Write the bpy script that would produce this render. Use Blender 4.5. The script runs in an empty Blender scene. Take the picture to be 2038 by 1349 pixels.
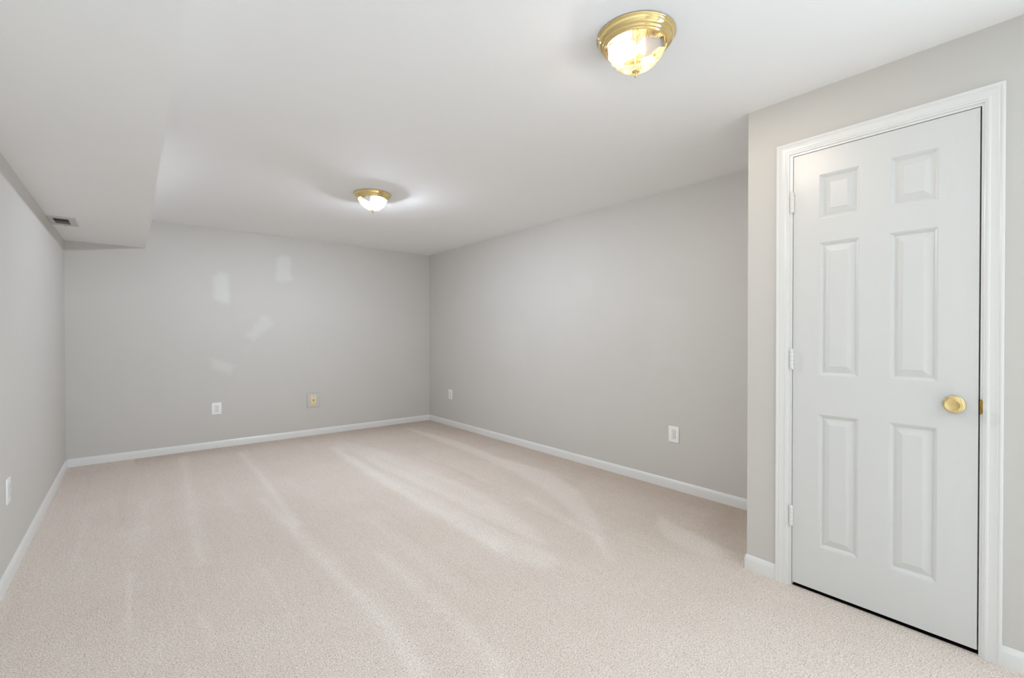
import bpy, bmesh, math, random
import numpy as np
from mathutils import Vector, Matrix

sc = bpy.context.scene
C = sc.collection
R = math.radians

# ------------------------------------------------------------------ camera
F_PX, YAW, PITCH, CY = 914.1, 39.519, -0.402, 673.8
cd = bpy.data.cameras.new('camera')
cd.sensor_fit = 'HORIZONTAL'; cd.sensor_width = 36.0
cd.lens = F_PX / 2038 * 36.0
cd.shift_y = (CY - 674.5) / 2038
cd.clip_start = 0.02
cam = bpy.data.objects.new('camera', cd); C.objects.link(cam)
cam.location = (0, 0, 1.17)
cam.rotation_euler = (R(90 + PITCH), 0, R(-YAW))
sc.camera = cam

# ------------------------------------------------------------------ light
LAMP_STRENGTH = (640.0, 3850.0)      # nearer lamp, farther lamp
LAMP_COLOR = ((1.0, 0.85, 0.73, 1), (0.79, 0.872, 1.0, 1))
DAY_POWER = 108.0
EXPOSURE = 0.12
w = bpy.data.worlds.new('daylight'); sc.world = w
w.use_nodes = True
w.node_tree.nodes['Background'].inputs[0].default_value = (0.80, 0.90, 1.0, 1)
w.node_tree.nodes['Background'].inputs[1].default_value = 1.0

def area(name, loc, rot, sx, sy, power, col):
    l = bpy.data.lights.new(name, 'AREA'); l.shape = 'RECTANGLE'; l.size = sx; l.size_y = sy
    l.energy = power; l.color = col
    o = bpy.data.objects.new(name, l); C.objects.link(o); o.location = loc; o.rotation_euler = rot
    return o
# daylight coming in through the glass sliding door in the near wall, behind and to the right of the camera
area('daylight_through_glass_door', (2.355, -1.6, 1.06), (R(90), 0, R(90)), 1.6, 1.9, DAY_POWER, (0.72, 0.87, 1.0))

vs = sc.view_settings
vs.view_transform = 'Standard'; vs.look = 'None'; vs.exposure = EXPOSURE; vs.gamma = 1.0
vs.use_curve_mapping = False
sc.cycles.max_bounces = 14
sc.cycles.diffuse_bounces = 10
sc.cycles.transparent_max_bounces = 16
sc.cycles.sample_clamp_indirect = 8.0
sc.cycles.caustics_reflective = False
sc.cycles.caustics_refractive = False

# ------------------------------------------------------------------ room numbers (metres)
HC = 2.278                       # ceiling
XL, XR, YB = -0.466, 3.172, 5.642
XD, YD = 2.376, 1.024            # face and far corner of the closet that holds the door
ZS, XS = 2.009, 0.107            # underside and edge of the soffit
YR = -3.0                        # wall behind the camera
DY0, DY1, DZ0, DZ1 = 0.2085, 0.8195, 0.019, 1.9985   # door slab

# ------------------------------------------------------------------ helpers
def tag(o, label=None, cat=None, group=None, kind=None):
    if label: o['label'] = label
    if cat: o['category'] = cat
    if group: o['group'] = group
    if kind: o['kind'] = kind
    return o

def empty(name, loc, label, cat, group=None, rot=None):
    o = bpy.data.objects.new(name, None); C.objects.link(o)
    o.empty_display_size = 0.05
    o.location = loc
    if rot is not None: o.rotation_euler = rot
    return tag(o, label, cat, group)

def obj(name, bm, mat, parent=None, smooth=False, recalc=True):
    if recalc: bmesh.ops.recalc_face_normals(bm, faces=bm.faces[:])
    me = bpy.data.meshes.new(name); bm.to_mesh(me); bm.free()
    me.materials.append(mat)
    if smooth is True:
        for p in me.polygons: p.use_smooth = True
    elif smooth:
        for p in me.polygons: p.use_smooth = True
        me.set_sharp_from_angle(angle=R(smooth))
    o = bpy.data.objects.new(name, me); C.objects.link(o)
    if parent is not None: o.parent = parent
    return o

def box(bm, x0, x1, y0, y1, z0, z1, bev=0.0, seg=2):
    m = Matrix.Translation(((x0+x1)/2, (y0+y1)/2, (z0+z1)/2)) @ Matrix.Diagonal((abs(x1-x0), abs(y1-y0), abs(z1-z0), 1))
    r = bmesh.ops.create_cube(bm, size=1.0, matrix=m)
    if bev:
        es = list({e for v in r['verts'] for e in v.link_edges})
        bmesh.ops.bevel(bm, geom=es, offset=bev, segments=seg, profile=0.5, affect='EDGES', clamp_overlap=True)
    return bm

def lathe(bm, prof, n=64, m=Matrix.Identity(4), rib=None):
    """prof: list of (r, z); rib(theta, i) -> extra radius"""
    rings = []
    for i, (r, z) in enumerate(prof):
        if r < 1e-6:
            rings.append([bm.verts.new(m @ Vector((0, 0, z)))])
        else:
            ring = []
            for k in range(n):
                t = 2*math.pi*k/n
                rr = r + (rib(t, i) if rib else 0)
                ring.append(bm.verts.new(m @ Vector((rr*math.cos(t), rr*math.sin(t), z))))
            rings.append(ring)
    for a, b in zip(rings[:-1], rings[1:]):
        for k in range(n):
            k2 = (k+1) % n
            if len(a) == 1 and len(b) == 1: continue
            if len(a) == 1: bm.faces.new((a[0], b[k], b[k2]))
            elif len(b) == 1: bm.faces.new((a[k], a[k2], b[0]))
            else: bm.faces.new((a[k], a[k2], b[k2], b[k]))
    return bm

def extrude_path(bm, path, prof, closed_prof=True, side=1.0):
    """sweep a profile (offset to the side, height along z) along an xy polyline with mitred corners"""
    n = len(path); rows = []
    for i, p in enumerate(path):
        p = Vector(p)
        d0 = (p - Vector(path[i-1])).normalized() if i > 0 else None
        d1 = (Vector(path[i+1]) - p).normalized() if i < n-1 else None
        if d0 is None: d0 = d1
        if d1 is None: d1 = d0
        n0 = Vector((-d0.y, d0.x)) * side; n1 = Vector((-d1.y, d1.x)) * side
        b = (n0 + n1).normalized(); k = 1.0 / max(0.3, b.dot(n0))
        rows.append([bm.verts.new((p.x + b.x*k*o, p.y + b.y*k*o, z)) for o, z in prof])
    for a, b in zip(rows[:-1], rows[1:]):
        m = len(prof)
        for j in range(m if closed_prof else m-1):
            j2 = (j+1) % m
            bm.faces.new((a[j], b[j], b[j2], a[j2]))
    bm.faces.new(rows[0]); bm.faces.new(list(reversed(rows[-1])))
    return bm

# ------------------------------------------------------------------ materials
def mat(name):
    m = bpy.data.materials.new(name); m.use_nodes = True
    nt = m.node_tree; b = nt.nodes['Principled BSDF']
    return m, nt, b

def node(nt, t, **kw):
    n = nt.nodes.new(t)
    for k, v in kw.items():
        if k in n.inputs: n.inputs[k].default_value = v
        else: setattr(n, k, v)
    return n

def srgb(r, g, b):
    f = lambda c: (c/255/12.92) if c/255 <= 0.04045 else ((c/255+0.055)/1.055)**2.4
    return (f(r), f(g), f(b), 1)

def paint(name, col, rough, bump=0.0, scale=300.0, var=0.02, spec=0.3):
    m, nt, b = mat(name)
    tc = node(nt, 'ShaderNodeTexCoord')
    nz = node(nt, 'ShaderNodeTexNoise', Scale=3.0, Detail=3.0)
    nt.links.new(tc.outputs['Object'], nz.inputs['Vector'])
    mr = node(nt, 'ShaderNodeMapRange'); mr.inputs[3].default_value = 1-var; mr.inputs[4].default_value = 1+var
    nt.links.new(nz.outputs['Fac'], mr.inputs[0])
    mx = node(nt, 'ShaderNodeMix', data_type='RGBA', blend_type='MULTIPLY'); mx.inputs[0].default_value = 1
    mx.inputs[6].default_value = col
    nt.links.new(mr.outputs[0], mx.inputs[7])
    nt.links.new(mx.outputs[2], b.inputs['Base Color'])
    b.inputs['Roughness'].default_value = rough
    b.inputs['Specular IOR Level'].default_value = spec
    if bump:
        n2 = node(nt, 'ShaderNodeTexNoise', Scale=scale, Detail=2.0)
        nt.links.new(tc.outputs['Object'], n2.inputs['Vector'])
        bp = node(nt, 'ShaderNodeBump', Strength=bump, Distance=0.001)
        nt.links.new(n2.outputs['Fac'], bp.inputs['Height'])
        nt.links.new(bp.outputs[0], b.inputs['Normal'])
    return m, nt, b, mx

WALL_COL = srgb(203, 200, 195)
M_wall = paint('greige_wall_paint', WALL_COL, 0.6, 0.12, 220)[0]
M_ceil = paint('ceiling_paint', srgb(240, 240, 240), 0.85, 0.15, 180, 0.012)[0]
M_trim = paint('white_semigloss', srgb(225, 225, 223), 0.28, 0.05, 90, 0.008, 0.5)[0]
M_plate = paint('white_plastic', srgb(240, 240, 238), 0.3, 0, 1, 0.004, 0.5)[0]
M_greyplate = paint('wall_coloured_plate', srgb(203, 199, 194), 0.5, 0, 1, 0.01, 0.3)[0]
M_almond = paint('almond_plastic', srgb(232, 214, 170), 0.35, 0, 1, 0.01, 0.5)[0]
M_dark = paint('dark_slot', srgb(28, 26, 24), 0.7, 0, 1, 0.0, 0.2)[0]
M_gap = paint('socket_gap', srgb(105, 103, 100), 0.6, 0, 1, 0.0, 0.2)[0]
M_vent_shade = paint('shaded_vent_paint', srgb(70, 72, 74), 0.5, 0, 1, 0.05, 0.4)[0]  # dark version of the vent colour, shade for the blades turned away
M_vent = paint('vent_paint', srgb(205, 204, 200), 0.45, 0, 1, 0.01, 0.4)[0]
M_porcelain = paint('socket_porcelain', srgb(225, 220, 208), 0.4, 0, 1, 0.0, 0.4)[0]

# wall with filler patches: the mask is a mesh attribute
def patch_wall(name):
    m, nt, b, mx = paint(name, WALL_COL, 0.6, 0.12, 220)
    at = node(nt, 'ShaderNodeAttribute', attribute_name='patch')
    mm = node(nt, 'ShaderNodeMix', data_type='RGBA'); mm.inputs[7].default_value = srgb(219, 221, 216)
    nt.links.new(at.outputs['Fac'], mm.inputs[0]); nt.links.new(mx.outputs[2], mm.inputs[6])
    nt.links.new(mm.outputs[2], b.inputs['Base Color'])
    return m
M_patchwall = patch_wall('patched_greige_paint')

# door: white paint over an embossed wood grain
def door_mat():
    m, nt, b, mx = paint('white_door_paint', srgb(213, 213, 211), 0.33, 0, 1, 0.008, 0.5)
    tc = node(nt, 'ShaderNodeTexCoord')
    mp = node(nt, 'ShaderNodeMapping'); mp.inputs['Scale'].default_value = (140, 140, 4.0)
    nt.links.new(tc.outputs['Object'], mp.inputs[0])
    nz = node(nt, 'ShaderNodeTexNoise', Scale=1.0, Detail=4.0, Distortion=0.6)
    nt.links.new(mp.outputs[0], nz.inputs['Vector'])
    bp = node(nt, 'ShaderNodeBump', Strength=0.28, Distance=0.0012)
    nt.links.new(nz.outputs['Fac'], bp.inputs['Height']); nt.links.new(bp.outputs[0], b.inputs['Normal'])
    return m
M_door = door_mat()

def metal(name, col, rough):
    m, nt, b = mat(name)
    b.inputs['Base Color'].default_value = col; b.inputs['Metallic'].default_value = 1.0
    tc = node(nt, 'ShaderNodeTexCoord'); nz = node(nt, 'ShaderNodeTexNoise', Scale=40.0)
    nt.links.new(tc.outputs['Object'], nz.inputs['Vector'])
    mr = node(nt, 'ShaderNodeMapRange'); mr.inputs[3].default_value = rough*0.8; mr.inputs[4].default_value = rough*1.3
    nt.links.new(nz.outputs['Fac'], mr.inputs[0]); nt.links.new(mr.outputs[0], b.inputs['Roughness'])
    return m
M_brass = metal('polished_brass', (0.82, 0.64, 0.30, 1), 0.06)
M_screw = metal('screw_metal', (0.55, 0.53, 0.5, 1), 0.3)

def frosted_mat():
    m = bpy.data.materials.new('frosted_bulb_glass'); m.use_nodes = True; nt = m.node_tree; nt.nodes.clear()
    d = node(nt, 'ShaderNodeBsdfDiffuse', Color=(0.9, 0.89, 0.87, 1)); t = node(nt, 'ShaderNodeBsdfTranslucent', Color=(0.95, 0.94, 0.92, 1))
    mx = node(nt, 'ShaderNodeMixShader'); mx.inputs[0].default_value = 0.5
    o = node(nt, 'ShaderNodeOutputMaterial')
    nt.links.new(d.outputs[0], mx.inputs[1]); nt.links.new(t.outputs[0], mx.inputs[2]); nt.links.new(mx.outputs[0], o.inputs[0])
    return m
M_bulbwhite = frosted_mat()

def bulb_mat(strength, color):
    m = bpy.data.materials.new('lit_bulb'); m.use_nodes = True; nt = m.node_tree; nt.nodes.clear()
    e = node(nt, 'ShaderNodeEmission', Strength=strength, Color=color)
    o = node(nt, 'ShaderNodeOutputMaterial'); nt.links.new(e.outputs[0], o.inputs[0])
    return m
M_lit = [bulb_mat(s, c) for s, c in zip(LAMP_STRENGTH, LAMP_COLOR)]

def glass_mat():
    m = bpy.data.materials.new('ribbed_clear_glass'); m.use_nodes = True; nt = m.node_tree; nt.nodes.clear()
    tr = node(nt, 'ShaderNodeBsdfTransparent', Color=(1.0, 1.0, 0.98, 1))
    lw = node(nt, 'ShaderNodeLayerWeight', Blend=0.5)             # longer path through the flanks of the ribs
    tc = node(nt, 'ShaderNodeValToRGB'); e = tc.color_ramp.elements
    e[0].position = 0.25; e[0].color = (1, 1, 0.99, 1); e[1].position = 0.85; e[1].color = (0.50, 0.44, 0.30, 1)
    nt.links.new(lw.outputs['Facing'], tc.inputs[0]); nt.links.new(tc.outputs[0], tr.inputs['Color'])
    rf = node(nt, 'ShaderNodeBsdfRefraction', Roughness=0.03, IOR=1.32, Color=(0.98, 0.97, 0.92, 1))
    tl = node(nt, 'ShaderNodeBsdfTranslucent', Color=(0.95, 0.90, 0.78, 1))
    gl = node(nt, 'ShaderNodeBsdfGlossy', Roughness=0.05, Color=(0.95, 0.95, 0.95, 1))
    fr = node(nt, 'ShaderNodeFresnel', IOR=1.5)
    m0 = node(nt, 'ShaderNodeMixShader'); m0.inputs[0].default_value = 0.40
    nt.links.new(tr.outputs[0], m0.inputs[1]); nt.links.new(rf.outputs[0], m0.inputs[2])
    m1 = node(nt, 'ShaderNodeMixShader'); m1.inputs[0].default_value = 0.0003
    nt.links.new(m0.outputs[0], m1.inputs[1]); nt.links.new(tl.outputs[0], m1.inputs[2])
    m2 = node(nt, 'ShaderNodeMixShader'); nt.links.new(fr.outputs[0], m2.inputs[0])
    nt.links.new(m1.outputs[0], m2.inputs[1]); nt.links.new(gl.outputs[0], m2.inputs[2])
    o = node(nt, 'ShaderNodeOutputMaterial'); nt.links.new(m2.outputs[0], o.inputs[0])
    return m
M_glass = glass_mat()

def pane_mat():
    m, nt, b = mat('window_glass')
    b.inputs['Transmission Weight'].default_value = 1.0; b.inputs['Roughness'].default_value = 0.0
    b.inputs['IOR'].default_value = 1.02
    return m
M_pane = pane_mat()

def carpet_mat():
    m, nt, b = mat('beige_carpet')
    L = nt.links.new
    tc = node(nt, 'ShaderNodeTexCoord')
    at = node(nt, 'ShaderNodeAttribute', attribute_name='nap_daylight')
    # yarn scale: little strands, each with its own tone
    nz = node(nt, 'ShaderNodeTexNoise', Scale=215.0, Detail=3.0, Roughness=0.62, Distortion=0.6)
    L(tc.outputs['Object'], nz.inputs['Vector'])
    vo = node(nt, 'ShaderNodeTexVoronoi', Scale=240.0); L(tc.outputs['Object'], vo.inputs['Vector'])
    big = node(nt, 'ShaderNodeTexNoise', Scale=2.2, Detail=4.0, Roughness=0.55); L(tc.outputs['Object'], big.inputs['Vector'])
    rp = node(nt, 'ShaderNodeValToRGB')
    cr = rp.color_ramp
    cr.elements[0].position = 0.30; cr.elements[0].color = srgb(140, 122, 108)
    cr.elements[1].position = 0.66; cr.elements[1].color = srgb(250, 242, 235)
    e = cr.elements.new(0.41); e.color = srgb(212, 199, 188)
    e = cr.elements.new(0.55); e.color = srgb(233, 223, 214)
    L(nz.outputs['Fac'], rp.inputs[0])
    # pile lying towards / away from the walker, plus painted daylight: lighter or browner nap
    br = node(nt, 'ShaderNodeTexNoise', Scale=26.0, Detail=3.0); L(tc.outputs['Object'], br.inputs['Vector'])
    s = node(nt, 'ShaderNodeMath', operation='MULTIPLY_ADD'); s.inputs[1].default_value = 0.18; s.inputs[2].default_value = -0.09
    L(br.outputs['Fac'], s.inputs[0])
    s2 = node(nt, 'ShaderNodeMath', operation='MULTIPLY_ADD'); s2.inputs[1].default_value = 0.5; s2.inputs[2].default_value = -0.25
    L(big.outputs['Fac'], s2.inputs[0])
    mpg = node(nt, 'ShaderNodeMapping'); mpg.inputs['Scale'].default_value = (46, 2.2, 1); L(tc.outputs['Object'], mpg.inputs[0])
    st = node(nt, 'ShaderNodeTexNoise', Scale=1.0, Detail=4.0, Roughness=0.6, Distortion=0.8); L(mpg.outputs[0], st.inputs['Vector'])
    s3 = node(nt, 'ShaderNodeMath', operation='MULTIPLY_ADD'); s3.inputs[1].default_value = 0.42; s3.inputs[2].default_value = -0.21
    L(st.outputs['Fac'], s3.inputs[0])
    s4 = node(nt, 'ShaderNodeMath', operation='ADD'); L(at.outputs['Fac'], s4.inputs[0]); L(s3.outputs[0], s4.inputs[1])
    a1 = node(nt, 'ShaderNodeMath', operation='ADD'); L(s4.outputs[0], a1.inputs[0]); L(s.outputs[0], a1.inputs[1])
    a2 = node(nt, 'ShaderNodeMath', operation='ADD'); L(a1.outputs[0], a2.inputs[0]); L(s2.outputs[0], a2.inputs[1])
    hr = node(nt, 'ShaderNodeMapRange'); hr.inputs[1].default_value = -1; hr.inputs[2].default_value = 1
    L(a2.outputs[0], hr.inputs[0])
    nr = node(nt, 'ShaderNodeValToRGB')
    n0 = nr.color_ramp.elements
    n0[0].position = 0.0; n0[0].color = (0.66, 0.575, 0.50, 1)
    n0[1].position = 1.0; n0[1].color = (1.21, 1.25, 1.27, 1)  # bluish pale end also carries the daylight on the left side
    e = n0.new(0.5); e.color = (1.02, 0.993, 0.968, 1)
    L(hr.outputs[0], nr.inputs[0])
    mx = node(nt, 'ShaderNodeMix', data_type='RGBA', blend_type='MULTIPLY'); mx.inputs[0].default_value = 1.0
    L(rp.outputs[0], mx.inputs[6]); L(nr.outputs[0], mx.inputs[7])
    L(mx.outputs[2], b.inputs['Base Color'])
    b.inputs['Roughness'].default_value = 0.95; b.inputs['Specular IOR Level'].default_value = 0.05
    b.inputs['Sheen Weight'].default_value = 0.15; b.inputs['Sheen Roughness'].default_value = 0.5
    ad = node(nt, 'ShaderNodeMath', operation='MULTIPLY_ADD'); ad.inputs[1].default_value = -0.6
    L(vo.outputs['Distance'], ad.inputs[0]); L(nz.outputs['Fac'], ad.inputs[2])
    bp = node(nt, 'ShaderNodeBump', Strength=0.75, Distance=0.006)
    L(ad.outputs[0], bp.inputs['Height']); L(bp.outputs[0], b.inputs['Normal'])
    return m
M_carpet = carpet_mat()

# ------------------------------------------------------------------ masks on fine grids
def seg_dist(P, a, b):
    a = np.array(a); b = np.array(b); d = b - a
    t = np.clip(((P - a) @ d) / max(1e-9, d @ d), 0, 1)
    return np.linalg.norm(P - (a + t[:, None]*d), axis=1)
def poly_dist(P, pts, closed=False):
    D = np.full(len(P), 1e9)
    q = list(pts) + ([pts[0]] if closed else [])
    for a, b in zip(q[:-1], q[1:]): D = np.minimum(D, seg_dist(P, a, b))
    return D
def inside(P, pts):
    ins = np.zeros(len(P), bool); n = len(pts)
    for i in range(n):
        x0, y0 = pts[i]; x1, y1 = pts[(i+1) % n]
        if y0 == y1: continue
        c = (y0 > P[:, 1]) != (y1 > P[:, 1])
        ins ^= c & (P[:, 0] < (x1-x0)*(P[:, 1]-y0)/(y1-y0) + x0)
    return ins
def poly_soft(P, pts, soft):
    d = poly_dist(P, pts, True); s = np.where(inside(P, pts), d, -d)
    t = np.clip(s/soft*0.5 + 0.5, 0, 1)
    return t*t*(3-2*t)

def grid_obj(name, mat_, u0, u1, v0, v1, step, place, attr, values, parent=None):
    nu = max(2, int(round((u1-u0)/step))+1); nv = max(2, int(round((v1-v0)/step))+1)
    U, V = np.meshgrid(np.linspace(u0, u1, nu), np.linspace(v0, v1, nv))
    P = np.stack([U.ravel(), V.ravel()], 1)
    co = place(P)
    idx = np.arange(nu*nv).reshape(nv, nu)
    quads = np.stack([idx[:-1, :-1], idx[:-1, 1:], idx[1:, 1:], idx[1:, :-1]], -1).reshape(-1, 4)
    # a closed slab: the corner posts of the back face
    me = bpy.data.meshes.new(name)
    me.vertices.add(len(co)); me.vertices.foreach_set('co', co.astype(np.float32).ravel())
    nq = len(quads)
    me.loops.add(nq*4); me.loops.foreach_set('vertex_index', quads.astype(np.int32).ravel())
    me.polygons.add(nq); me.polygons.foreach_set('loop_start', (np.arange(nq)*4).astype(np.int32))
    me.update(calc_edges=True)
    a = me.attributes.new(attr, 'FLOAT', 'POINT'); a.data.foreach_set('value', values(P).astype(np.float32))
    me.materials.append(mat_)
    o = bpy.data.objects.new(name, me); C.objects.link(o)
    return o
def add_slab_back(o, x0, x1, y0, y1, z0, z1, face):
    """give a front grid its thickness: the five other sides of the box"""
    bm = bmesh.new(); bm.from_mesh(o.data)
    v = {(i, j, k): bm.verts.new(((x0, x1)[i], (y0, y1)[j], (z0, z1)[k])) for i in (0, 1) for j in (0, 1) for k in (0, 1)}
    fs = {'-x': [(0,0,0),(0,0,1),(0,1,1),(0,1,0)], '+x': [(1,0,0),(1,1,0),(1,1,1),(1,0,1)],
          '-y': [(0,0,0),(1,0,0),(1,0,1),(0,0,1)], '+y': [(0,1,0),(0,1,1),(1,1,1),(1,1,0)],
          '-z': [(0,0,0),(0,1,0),(1,1,0),(1,0,0)], '+z': [(0,0,1),(1,0,1),(1,1,1),(0,1,1)]}
    for k, q in fs.items():
        if k != face: bm.faces.new([v[c] for c in q])
    bm.to_mesh(o.data); bm.free()

def nap_daylight(P):
    x, y = P[:, 0], P[:, 1]
    rng = np.random.RandomState(4)
    v = np.full(len(P), 0.10) + 0.22*np.clip((1.3-x)/1.6, 0, 1)*np.clip((5.0-y)/2.0, 0, 1)  # left side paler: cool daylight painted into the pile colour
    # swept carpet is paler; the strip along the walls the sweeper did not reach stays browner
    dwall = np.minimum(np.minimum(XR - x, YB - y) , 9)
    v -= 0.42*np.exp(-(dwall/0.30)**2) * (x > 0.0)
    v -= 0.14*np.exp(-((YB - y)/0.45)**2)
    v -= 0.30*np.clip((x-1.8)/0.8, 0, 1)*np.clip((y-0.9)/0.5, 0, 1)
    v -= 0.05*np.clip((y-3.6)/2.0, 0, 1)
    A = [(1.56,4.805),(1.527,3.713),(1.522,2.846),(1.519,2.238),(1.504,1.935),(1.592,1.647),(1.687,1.673),(1.87,2.055),(1.95,2.4),(1.995,2.938),(1.954,3.581),(1.947,4.382),(1.776,5.204)]
    B = [(2.678,5.315),(2.765,4.264),(2.698,3.472),(2.751,2.848),(2.573,2.344),(2.243,1.862),(1.989,1.623),(2.209,2.012),(2.402,2.486),(2.518,2.967),(2.606,3.838),(2.625,4.905)]
    D = [(2.617,1.673),(2.496,1.609),(2.415,1.526),(2.354,1.394),(2.348,1.294),(2.359,1.187),(2.438,1.161),(2.502,1.229),(2.531,1.314),(2.565,1.501),(2.617,1.644)]
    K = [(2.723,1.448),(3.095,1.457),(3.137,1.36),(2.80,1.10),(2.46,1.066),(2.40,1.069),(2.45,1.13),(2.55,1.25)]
    v += 0.48*poly_soft(P, A, 0.05) * np.clip((5.5-y)/1.2, 0, 1)
    v += 0.46*poly_soft(P, B, 0.04)
    v += 0.50*poly_soft(P, D, 0.04)
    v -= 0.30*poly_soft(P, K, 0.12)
    def streak(pts, amp, wd, fade=0.3):
        nonlocal v
        pts = [tuple(p) for p in pts]
        d = poly_dist(P, pts)
        v += 1.35*amp*np.exp(-(d/wd)**2)
    streak([(1.656,4.622),(1.662,3.822),(1.707,2.895),(1.71,2.301),(1.739,1.799)], -0.26, 0.035)
    streak([(1.80,4.2),(1.83,3.3),(1.86,2.6)], -0.14, 0.03)
    streak([(1.603,4.877),(1.549,3.766),(1.54,2.88),(1.55,2.283),(1.546,1.989)], 0.22, 0.05)
    streak([(2.177,2.456),(2.134,2.116),(2.06,1.724),(1.925,1.531)], 0.30, 0.035)
    streak([(0.707,3.668),(0.744,2.809),(0.763,2.356),(0.784,2.021),(0.784,1.748),(0.768,1.511),(0.754,1.411)], 0.34, 0.035)
    streak([(1.015,2.337),(1.013,1.895),(1.018,1.571),(1.0,1.346),(0.968,1.234)], 0.24, 0.035)
    streak([(0.82,5.274),(0.82,4.376),(0.793,3.642),(0.775,3.029)], 0.36, 0.03)
    streak([(0.363,5.397),(0.323,4.324),(0.287,3.5),(0.275,2.827)], 0.26, 0.035)
    streak([(0.069,4.149),(0.043,3.633),(0.023,3.233)], 0.18, 0.03)
    streak([(0.494,2.646),(0.501,2.012)], 0.16, 0.012)
    streak([(0.212,2.31),(0.228,2.179),(0.221,2.016)], 0.18, 0.012)
    streak([(-0.013,2.931),(-0.022,2.414)], 0.16, 0.012)
    streak([(-0.23,4.187),(-0.237,3.226)], 0.14, 0.015)
    for i in range(26):                                    # fainter sweeper lines along the room
        x0 = rng.uniform(-0.4, 2.2); y0 = rng.uniform(1.2, 4.2); l = rng.uniform(0.5, 1.4)
        streak([(x0, y0), (x0+rng.uniform(-.05, .05), y0+l)], rng.choice([-1, 1])*rng.uniform(0.05, 0.11), rng.uniform(0.012, 0.04))
    return v

def patch_back(P):
    out = np.zeros(len(P))
    wob = 0.012*np.sin(P[:, 0]*55 + 1.3*np.sin(P[:, 1]*31)) + 0.010*np.sin(P[:, 1]*47 + P[:, 0]*23)
    Q = P + np.stack([wob, -wob], 1)*0.35
    for pts, a in (([(0.645,1.79),(0.70,1.825),(0.775,1.81),(0.785,1.50),(0.72,1.515),(0.652,1.55)], 0.75),
                   ([(1.244,2.03),(1.31,2.075),(1.39,2.05),(1.383,1.90),(1.405,1.80),(1.30,1.77),(1.228,1.79),(1.24,1.90)], 0.65),
                   ([(1.111,1.39),(1.17,1.37),(1.205,1.312),(1.16,1.25),(1.012,1.11),(0.926,1.167),(1.01,1.25)], 0.5),
                   ([(0.62,0.93),(0.70,0.91),(0.84,0.84),(0.78,0.774),(0.70,0.80),(0.624,0.84)], 0.5),
                   ([(0.88,1.42),(1.02,1.43),(1.00,1.36),(0.86,1.33)], 0.12),
                   ([(0.90,1.02),(0.99,1.08),(0.97,0.98),(0.90,0.97)], 0.15)):
        out = np.maximum(out, 0.75*a*poly_soft(Q, pts, 0.03))
    return out
def patch_right(P):
    out = np.zeros(len(P))
    for pts, a in (([(1.8,1.45),(2.1,1.47),(2.1,0.95),(1.8,0.92)], 0.10), ([(3.6,1.30),(4.1,1.33),(4.1,0.85),(3.6,0.82)], 0.08),
                   ([(2.7,1.75),(2.95,1.78),(2.95,1.55),(2.7,1.52)], 0.07)):
        out = np.maximum(out, a*poly_soft(P, pts, 0.05))
    return out

# ------------------------------------------------------------------ setting
T = 0.10
fl = grid_obj('floor', M_carpet, XL, XR, YR, YB, 0.0145, lambda P: np.c_[P, np.zeros(len(P))], 'nap_daylight', nap_daylight)
add_slab_back(fl, XL, XR, YR, YB, -0.06, -0.0001, '+z')
tag(fl, 'beige cut pile carpet with sweeper tracks', kind='structure')

bm = bmesh.new(); box(bm, XL-T, XR+T, YR-T, YB+T, HC, HC+T)
tag(obj('ceiling', bm, M_ceil), 'flat white painted ceiling', kind='structure')

bm = bmesh.new(); box(bm, XL-T, XL, YR-T, YB+T, -0.06, HC)
tag(obj('wall_left', bm, M_wall), 'left greige wall below the soffit', kind='structure')

wb = grid_obj('wall_back', M_patchwall, XL, XR, 0, HC, 0.0125, lambda P: np.c_[P[:, 0], np.full(len(P), YB), P[:, 1]], 'patch', patch_back)
add_slab_back(wb, XL, XR+T, YB+0.0001, YB+T, -0.06, HC, '-y')
tag(wb, 'back greige wall with pale filler patches', kind='structure')

wr = grid_obj('wall_right', M_patchwall, -0.40, YB, 0, HC, 0.03, lambda P: np.c_[np.full(len(P), XR), P[:, 0], P[:, 1]], 'patch', patch_right)
add_slab_back(wr, XR+0.0001, XR+T, -0.40, YB, -0.06, HC, '-x')
tag(wr, 'long grey wall to the right', kind='structure')

bm = bmesh.new(); box(bm, XD+.012, XR, -.30, YD-T, -.03, .002)  # dark sheet laid over the carpet to blacken the gap under the door
tag(obj('door_gap_shade', bm, M_dark), 'dark sheet added as shade under the closet door', kind='structure')

# closet block with the door opening; further on, the opening of a glass sliding door
WY0, WY1, WZ = -2.45, -0.75, 2.05
OY0, OY1, OZ = 0.186, 0.842, 2.020           # rough opening (jamb sits in it)
bm = bmesh.new()
box(bm, XD, XD+T, OY1, YD, 0, HC)
box(bm, XD, XD+T, OY0, OY1, OZ, HC)
box(bm, XD, XD+T, WY1, OY0, 0, HC)
box(bm, XD, XD+T, YR, WY0, 0, HC)
box(bm, XD, XD+T, WY0, WY1, WZ, HC)
box(bm, XD+T, XR, -.40, -.30, 0, HC)
box(bm, XD+T, XR, YD-T, YD, 0, HC)
tag(obj('wall_closet', bm, M_wall), 'beige closet wall around the white door', kind='structure')

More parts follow.
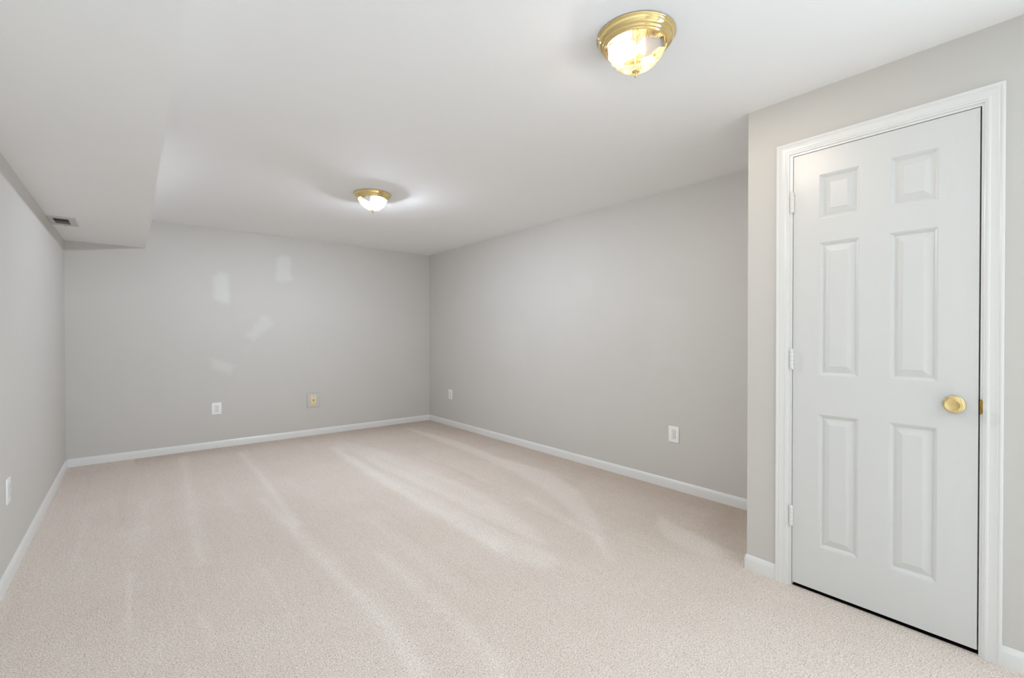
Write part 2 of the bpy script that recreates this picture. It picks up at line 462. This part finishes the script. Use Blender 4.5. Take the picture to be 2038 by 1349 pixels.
# wall behind the camera, and the glazed sliding door in the near wall
bm = bmesh.new(); box(bm, XL-T, XR+T, YR-T, YR, -0.06, HC)
tag(obj('wall_rear', bm, M_wall), 'wall behind the viewer', kind='structure')
bm = bmesh.new()
ym = (WY0+WY1)/2
for y0, y1 in ((WY0, WY0+.06), (ym-.03, ym+.03), (WY1-.06, WY1)): box(bm, XD+.02, XD+.08, y0, y1, .0, WZ)
for z0, z1 in ((0, .07), (WZ-.06, WZ)):
    for y0, y1 in ((WY0+.06, ym-.03), (ym+.03, WY1-.06)): box(bm, XD+.02, XD+.08, y0, y1, z0, z1)
win = tag(obj('window_1', bm, M_trim), 'white framed glass sliding door behind the viewer', kind='structure')
for y0, y1 in ((WY0+.06, ym-.03), (ym+.03, WY1-.06)):
    bm = bmesh.new(); box(bm, XD+.047, XD+.053, y0, y1, .07, WZ-.06); obj('pane', bm, M_pane, win)

# soffit under the ceiling along the left wall, its corner bead a little uneven
edge = [(0.107, YR), (0.107, 1.4), (0.108, 2.3), (0.103, 2.9), (0.110, 4.23), (0.100, 5.3), (0.097, YB)]
bm = bmesh.new()
lo = [bm.verts.new((XL, y, ZS)) for x, y in edge]; le = [bm.verts.new((x, y, ZS)) for x, y in edge]
hi = [bm.verts.new((XL, y, HC)) for x, y in edge]; he = [bm.verts.new((x, y, HC)) for x, y in edge]
for i in range(len(edge)-1):
    for a, b in ((lo, le), (le, he), (he, hi), (hi, lo)):
        bm.faces.new((a[i], a[i+1], b[i+1], b[i]))
bm.faces.new((lo[0], le[0], he[0], hi[0])); bm.faces.new((lo[-1], le[-1], he[-1], hi[-1]))
tag(obj('trim_1', bm, M_ceil), 'boxed white soffit along the left wall', kind='structure')

# baseboards
BBP = [(0, -0.01), (0.0125, -0.01), (0.0125, 0.052), (0.0115, 0.056), (0.0085, 0.062), (0.0065, 0.069), (0.003, 0.072), (0, 0.072)]
def baseboard(name, path, label, side):
    bm = bmesh.new(); extrude_path(bm, path, BBP, side=side)
    return tag(obj(name, bm, M_trim, smooth=35), label, kind='structure')
baseboard('baseboard_left', [(XL, YR), (XL, YB)], 'white baseboard along the left wall', -1)
baseboard('baseboard_back', [(XL+.0125, YB), (XR-.0125, YB)], 'white baseboard along the back wall', -1)
baseboard('baseboard_right', [(XR, YB), (XR, YD+.0125)], 'white baseboard along the right wall', -1)
CASW = 0.052
cy0, cy1 = DY0-0.012, DY1+0.0155
baseboard('baseboard_closet', [(XR-.0125, YD), (XD+.004, YD), (XD+.0012, YD-.0012), (XD, YD-.004), (XD, cy1+CASW)], 'short white baseboard between closet corner and door casing', -1)
baseboard('baseboard_near', [(XD, cy0-CASW), (XD, WY1)], 'white baseboard right of the door casing', -1)

# ------------------------------------------------------------------ door casing, jamb, door
def mitred_casing():
    """colonial casing: profile (distance out from the inner edge, projection) swept round the opening"""
    prof = [(0, 0), (0, .006), (.002, .0075), (.006, .008), (.0075, .0110), (.0125, .0120), (.0175, .0100), (.024, .0110),
            (.033, .0130), (.0375, .0150), (.0393, .0135), (.0410, .0150), (.0450, .0172), (.050, .0168), (CASW, .0155), (CASW, 0)]
    bm = bmesh.new(); ztop = DZ1+0.013
    rows = []
    for (y, z, sy, sz) in ((cy0, -0.01, -1, 0), (cy0, ztop, -1, 1), (cy1, ztop, 1, 1), (cy1, -0.01, 1, 0)):
        rows.append([bm.verts.new((XD - p, y + sy*o, z + sz*o)) for o, p in prof])
    for a, b in zip(rows[:-1], rows[1:]):
        for j in range(len(prof)):
            j2 = (j+1) % len(prof)
            bm.faces.new((a[j], b[j], b[j2], a[j2]))
    bm.faces.new(rows[0]); bm.faces.new(rows[-1])
    return bm
cas = tag(obj('trim_2', mitred_casing(), M_trim, smooth=25), 'white moulded casing around the closet door', kind='structure')
bm = bmesh.new()
jy0, jy1, jz = DY0-0.0045, DY1+0.0025, DZ1+0.003
box(bm, XD, XD+T, OY0, jy0, -.01, OZ); box(bm, XD, XD+T, jy1, OY1, -.01, OZ); box(bm, XD, XD+T, jy0, jy1, jz, OZ)
box(bm, XD+.040, XD+.075, jy0, jy0+.011, -.01, jz); box(bm, XD+.040, XD+.075, jy1-.011, jy1, -.01, jz); box(bm, XD+.040, XD+.075, jy0+.011, jy1-.011, jz-.011, jz)
obj('door_jamb', bm, M_trim, cas)
# brass strike lip wrapping the jamb edge beside the latch
bm = bmesh.new()
n = 14
rowsA, rowsB = [], []
for i in range(n+1):
    t = math.pi*i/n
    z = .911 + .027*math.cos(t); wd = .0105*math.sin(t)**0.7 if 0 < i < n else 0.0
    y_in = jy0 + .0012; y_out = jy0 - wd
    rowsA.append([bm.verts.new((XD + .012, y_in, z)), bm.verts.new((XD - .0005, y_in, z)), bm.verts.new((XD - .0045 , (y_in+y_out)/2, z)), bm.verts.new((XD - .0065, y_out, z))])
for a, b in zip(rowsA[:-1], rowsA[1:]):
    for j in range(3): bm.faces.new((a[j], a[j+1], b[j+1], b[j]))
bmesh.ops.solidify(bm, geom=bm.faces[:], thickness=0.0012)
tag(obj('strike_plate', bm, M_brass, cas, smooth=50), 'brass strike plate')

XF = XD + 0.001            # front face of the slab
panels = []
for (a, b) in ((0.3195, 0.4655), (0.5685, 0.7155)):
    for (c, d) in ((0.2165, 0.815), (0.991, 1.5855), (1.692, 1.889)):
        panels.append((a, b, c, d))
bm = bmesh.new()
ys = sorted({DY0, DY1} | {p[0] for p in panels} | {p[1] for p in panels})
zs = sorted({DZ0, DZ1} | {p[2] for p in panels} | {p[3] for p in panels})
def quad(pts): bm.faces.new([bm.verts.new(p) for p in pts])
for i in range(len(ys)-1):
    for j in range(len(zs)-1):
        ym, zm = (ys[i]+ys[i+1])/2, (zs[j]+zs[j+1])/2
        if any(a < ym < b and c < zm < d for a, b, c, d in panels): continue
        quad([(XF, ys[i], zs[j]), (XF, ys[i+1], zs[j]), (XF, ys[i+1], zs[j+1]), (XF, ys[i], zs[j+1])])
PROF = [(0, 0), (.0012, .0020), (.0045, .0026), (.0052, .0048), (.0090, .0072), (.0125, .0108), (.0150, .0114), (.0165, .0108), (.0400, .0030), (.0408, .0014), (.0430, .0010)]
for (a, b, c, d) in panels:
    for (i0, h0), (i1, h1) in zip(PROF[:-1], PROF[1:]):
        o = [(XF+h0, a+i0, c+i0), (XF+h0, b-i0, c+i0), (XF+h0, b-i0, d-i0), (XF+h0, a+i0, d-i0)]
        n_ = [(XF+h1, a+i1, c+i1), (XF+h1, b-i1, c+i1), (XF+h1, b-i1, d-i1), (XF+h1, a+i1, d-i1)]
        for k in range(4):
            k2 = (k+1) % 4; quad([o[k], o[k2], n_[k2], n_[k]])
    i1, h1 = PROF[-1]
    quad([(XF+h1, a+i1, c+i1), (XF+h1, b-i1, c+i1), (XF+h1, b-i1, d-i1), (XF+h1, a+i1, d-i1)])
XBk = XF + .035
quad([(XBk, DY0, DZ0), (XBk, DY1, DZ0), (XBk, DY1, DZ1), (XBk, DY0, DZ1)])
for (y0, z0, y1, z1) in ((DY0, DZ0, DY1, DZ0), (DY1, DZ0, DY1, DZ1), (DY1, DZ1, DY0, DZ1), (DY0, DZ1, DY0, DZ0)):
    quad([(XF, y0, z0), (XF, y1, z1), (XBk, y1, z1), (XBk, y0, z0)])
bmesh.ops.remove_doubles(bm, verts=bm.verts[:], dist=1e-5)
door = tag(obj('door_1', bm, M_door), 'white six panel closet door with brass knob', kind='structure')

for zc in (0.3285, 1.059, 1.787):
    bm = bmesh.new()
    yh, xh = DY1 + .0015, XD - .0055
    k = 5; hh = .091/k
    for i in range(k):
        z0 = zc - .0455 + i*hh
        lathe(bm, [(0, z0), (.0064, z0), (.0068, z0+.0006), (.0068, z0+hh-.0006), (.0064, z0+hh), (0, z0+hh)], 18, Matrix.Translation((xh, yh, 0)))
    lathe(bm, [(0, zc+.0455), (.0045, zc+.0455), (.005, zc+.047), (.003, zc+.049), (0, zc+.0495)], 16, Matrix.Translation((xh, yh, 0)))
    lathe(bm, [(0, zc-.049), (.003, zc-.0485), (.0045, zc-.0465), (.004, zc-.0455), (0, zc-.0455)], 16, Matrix.Translation((xh, yh, 0)))
    box(bm, xh+.001, XD+.006, DY1-.0012, DY1-.0002, zc-.044, zc+.044)       # leaf on the slab edge
    box(bm, xh+.001, XD+.001, DY1+.0012, DY1+.013, zc-.044, zc+.044)        # leaf edge on the jamb
    obj('hinge', bm, M_trim, door, smooth=40)

MK = Matrix.Translation((XF, 0.2725, 0.9115)) @ Matrix.Rotation(R(-90), 4, 'Y')      # local z points into the room
bm = bmesh.new()
lathe(bm, [(0, .040), (.010, .0402), (.0185, .0412), (.0215, .0425), (.0235, .0422), (.0252, .0395), (.0258, .035), (.0245, .029), (.019, .0225), (.0135, .019), (.0115, .015), (.0115, .006)], 72, MK)
knob = tag(obj('door_knob', bm, M_brass, door, smooth=True), 'round polished brass knob')
bm = bmesh.new()
lathe(bm, [(.0105, .012), (.014, .0105), (.020, .0085), (.024, .0062), (.0285, .0056), (.0305, .0050), (.0322, .0035), (.0325, .001), (.0325, 0)], 72, MK)
obj('rosette', bm, M_brass, knob, smooth=True)

# ------------------------------------------------------------------ ceiling lights
def bulb_bm(p, ax):
    ax = Vector(ax).normalized(); q = ax.to_track_quat('Z', 'Y').to_matrix().to_4x4()
    bm = bmesh.new()
    prof = [(0, .030), (.010, .0283), (.019, .0232), (.0255, .0155), (.0290, .006), (.0292, -.002), (.0275, -.011), (.0235, -.021), (.0185, -.031), (.0150, -.040), (.0135, -.047), (0, -.048)]
    lathe(bm, prof, 40, Matrix.Translation(p) @ q)
    return bm
def socket_bm(p, ax):
    ax = Vector(ax).normalized(); q = ax.to_track_quat('Z', 'Y').to_matrix().to_4x4()
    bm = bmesh.new()
    lathe(bm, [(0, -.046), (.0165, -.046), (.0172, -.048), (.0172, -.056), (.015, -.060), (0, -.060)], 32, Matrix.Translation(p) @ q)
    return bm
def ceiling_light(cx, cy, ang, lit, label):
    t = empty('ceiling_light', (cx, cy, HC), label, 'ceiling light', 'brass flush ceiling lights')
    bm = bmesh.new()
    lathe(bm, [(.132, 0), (.1405, -.0002), (.1425, -.002), (.1428, -.0045), (.1412, -.007), (.1385, -.0082), (.1372, -.0095), (.1362, -.0125),
               (.1345, -.018), (.1305, -.0245), (.1262, -.0285), (.1236, -.0292), (.1228, -.0305), (.1222, -.0335), (.1196, -.0362), (.1168, -.0368),
               (.1158, -.0380), (.1150, -.0412), (.1125, -.0432), (.1098, -.0425), (.1088, -.0400), (.1085, -.030), (.1075, -.020), (.095, -.012), (.03, -.008), (0, -.008)], 128)
    obj('brass_pan', bm, M_brass, t, smooth=True)
    bm = bmesh.new()
    prof = [(.1070, -.0355), (.1075, -.0400), (.1062, -.0445), (.1040, -.0510), (.1000, -.0610), (.0945, -.0710), (.0870, -.0815), (.0775, -.0920), (.0660, -.1020),
            (.0530, -.1105), (.0400, -.1170), (.0280, -.1215), (.0180, -.1242), (.0110, -.1255)]
    NR = 104
    def rib(th, i):
        r = prof[i][0]
        a = 0.0012*min(1, r/.05)*(0 if i < 2 else 1)
        return a*math.cos(NR*th)
    lathe(bm, prof, NR*6, rib=rib)
    obj('glass_dome', bm, M_glass, t, smooth=True)
    bm = bmesh.new()
    lathe(bm, [(0, -.121), (.0105, -.1225), (.0135, -.1245), (.0140, -.1265), (.0125, -.1295), (.0085, -.1318), (.0052, -.1332), (.0040, -.1352), (.0042, -.1368),
               (.0058, -.1385), (.0066, -.1415), (.0060, -.1450), (.0042, -.1478), (.0020, -.1494), (0, -.150)], 40)
    obj('finial', bm, M_brass, t, smooth=True)
    bm = bmesh.new(); lathe(bm, [(.0028, -.008), (.0028, -.1225)], 12); obj('center_rod', bm, M_brass, t, smooth=True)
    d = Vector((math.cos(ang), math.sin(ang), 0))
    for s, m_, lb in ((1, lit, 'lit bulb'), (-1, M_bulbwhite, 'unlit white bulb')):
        p = d*s*.041 + Vector((0, 0, -.039)); ax = d*(-s) + Vector((0, 0, -.10))
        so = obj('socket', socket_bm(p, ax), M_porcelain, t, smooth=40)
        b = obj('bulb', bulb_bm(p, ax), m_, so, smooth=True); b['label'] = lb
    return t
ceiling_light(1.445, 1.030, math.atan2(.043, -.029), M_lit[0], 'brass ceiling light with ribbed glass dome, nearer one in front of the white door')
ceiling_light(1.457, 3.489, math.atan2(.43, .90), M_lit[1], 'brass ceiling light with ribbed glass dome, farther one toward the back wall')

# ------------------------------------------------------------------ outlets (local: x along the wall, y out of the wall, z up)
def rounded_face(bm, w, h, cz, y0, y1, n=24):
    """duplex socket face: a disc cut flat at top and bottom"""
    pts = []
    for k in range(n):
        t = 2*math.pi*k/n
        pts.append((max(-w/2, min(w/2, w/2*math.cos(t)*1.0)), cz + max(-h/2, min(h/2, w/2*math.sin(t)))))
    a = [bm.verts.new((x, y0, z)) for x, z in pts]; b = [bm.verts.new((x*.96, y1, cz+(z-cz)*.96)) for x, z in pts]
    for k in range(n): bm.faces.new((a[k], a[(k+1) % n], b[(k+1) % n], b[k]))
    bm.faces.new(b); bm.faces.new(a)
def outlet(loc, rz, label, w=.087, h=.122):
    t = empty('power_outlet', loc, label, 'outlet', 'white wall outlets', (0, 0, rz))
    bm = bmesh.new(); box(bm, -w/2, w/2, 0, .006, -h/2, h/2, .0025, 3)
    obj('wall_plate', bm, M_plate, t, smooth=40)
    for s in (1, -1):
        bm = bmesh.new(); rounded_face(bm, .034, .027, s*.0195, .005, .0085)
        r = obj('receptacle', bm, M_plate, t, smooth=30)
        bm = bmesh.new()
        box(bm, -.0080, -.0052, .0078, .0088, s*.0195-.001, s*.0195+.008)
        box(bm, .0052, .0080, .0078, .0088, s*.0195, s*.0195+.007)
        lathe(bm, [(0, .0078), (.0030, .0078), (.0030, .0088), (0, .0088)], 14, Matrix.Translation((0, 0, s*.0195-.0075)) @ Matrix.Rotation(R(-90), 4, 'X'))
        tag(obj('slots', bm, M_dark, r), 'dark socket slots')
        bm = bmesh.new()                                             # shadow gap round the receptacle
        ring_o = []; ring_i = []
        for k in range(28):
            a_ = 2*math.pi*k/28
            zz = max(-.0148, min(.0148, .0182*math.sin(a_)))
            ring_o.append(bm.verts.new((.0182*math.cos(a_), .0063, s*.0195+zz)))
            ring_i.append(bm.verts.new((.0168*math.cos(a_), .0063, s*.0195+zz*.92)))
        for k in range(28): bm.faces.new((ring_o[k], ring_o[(k+1) % 28], ring_i[(k+1) % 28], ring_i[k]))
        bmesh.ops.solidify(bm, geom=bm.faces[:], thickness=.0008)
        tag(obj('gap', bm, M_gap, r), 'grey gap around socket face')
    bm = bmesh.new(); lathe(bm, [(0, .0055), (.0028, .0055), (.0026, .0072), (0, .0076)], 16, Matrix.Rotation(R(-90), 4, 'X'))
    tag(obj('screw', bm, M_screw, t, smooth=40), 'metal plate screw')
    return t
outlet((0.667, YB, 0.409), R(180), 'white duplex outlet low on the back wall')
outlet((XR, 1.908, 0.418), R(90), 'white duplex outlet on the right wall, nearer the closet corner')
outlet((XR, 5.097, 0.407), R(90), 'white outlet on the right wall, far one near the back corner')
outlet((XL, 3.214, 0.431), R(-90), 'white outlet on the left wall, seen edge on')

t = empty('cable_wall_plate', (1.629, YB, 0.411), 'large wall-coloured plate with almond cable insert, on the back wall', 'wall plate', None, (0, 0, R(180)))
bm = bmesh.new(); box(bm, -.070, .070, 0, .006, -.085, .085, .003, 3); obj('wall_plate', bm, M_greyplate, t, smooth=40)
bm = bmesh.new(); box(bm, -.031, .031, .004, .0085, -.056, .058, .002, 2)
bm2 = bmesh.new(); box(bm2, -.0711, .0711, 0, .0018, -.0861, .0861)  # slightly larger dark slab, stands in for the shadow round the plate
tag(obj('plate_shadow_line', bm2, M_gap, t), 'painted shadow line around the plate edge')
ins = tag(obj('insert', bm, M_almond, t, smooth=40), 'almond plastic insert')
for z in (.040, -.040):
    bm = bmesh.new(); lathe(bm, [(0, .008), (.0045, .008), (.0040, .0098), (0, .0103)], 16, Matrix.Translation((0, 0, z)) @ Matrix.Rotation(R(-90), 4, 'X'))
    tag(obj('screw', bm, M_screw, ins, smooth=40), 'metal screw')
bm = bmesh.new(); lathe(bm, [(.0018, .006), (.0018, .0155), (.0044, .0155), (.0048, .0145), (.0048, .010), (.0066, .0098), (.0066, .008)], 20, Matrix.Rotation(R(-90), 4, 'X'))
lathe(bm, [(0, .0085), (.0018, .0085)], 20, Matrix.Rotation(R(-90), 4, 'X'))
tag(obj('cable_jack', bm, M_dark, ins, smooth=40), 'dark cable jack')

# ------------------------------------------------------------------ air vent under the soffit
t = empty('air_vent', (-.392, 4.69, ZS), 'small painted metal air vent under the soffit, dark slot open', 'vent')
bm = bmesh.new()
x0, x1, y0, y1 = -.0725, .0735, -.163, .163
ox0, ox1, oy0, oy1 = -.046, .035, -.102, .110
zf = -.006
box(bm, x0, x1, y0, oy0, zf, 0); box(bm, x0, x1, oy1, y1, zf, 0); box(bm, x0, ox0, oy0, oy1, zf, 0); box(bm, ox1, x1, oy0, oy1, zf, 0)
obj('frame', bm, M_vent, t)
bm = bmesh.new(); box(bm, ox0, ox1, oy0, oy1, -.0016, -.0006); obj('duct_opening', bm, M_dark, t)
for i in range(4):                                  # blades of the far bank, turned to the viewer
    y = oy0 + .006 + .099 + i*.027
    bm = bmesh.new(); box(bm, ox0, ox1, -.0125, .0125, -.0006, .0006)
    bmesh.ops.transform(bm, matrix=Matrix.Translation((0, y, -.0052)) @ Matrix.Rotation(R(14), 4, 'X'), verts=bm.verts[:])
    obj('blade', bm, M_vent, t)
for i in range(4):                                  # near bank, edges to the viewer, their shade painted as a darker colour
    y = oy0 + .012 + i*.025
    bm = bmesh.new(); box(bm, ox0, ox1, -.0040, .0040, -.0005, .0005)
    bmesh.ops.transform(bm, matrix=Matrix.Translation((0, y, -.0044)) @ Matrix.Rotation(R(-50), 4, 'X'), verts=bm.verts[:])
    obj('blade', bm, M_vent_shade, t)
bm = bmesh.new(); box(bm, -.006, .010, .125, .139, -.016, -.005, .002, 2); obj('damper_lever', bm, M_vent, t)
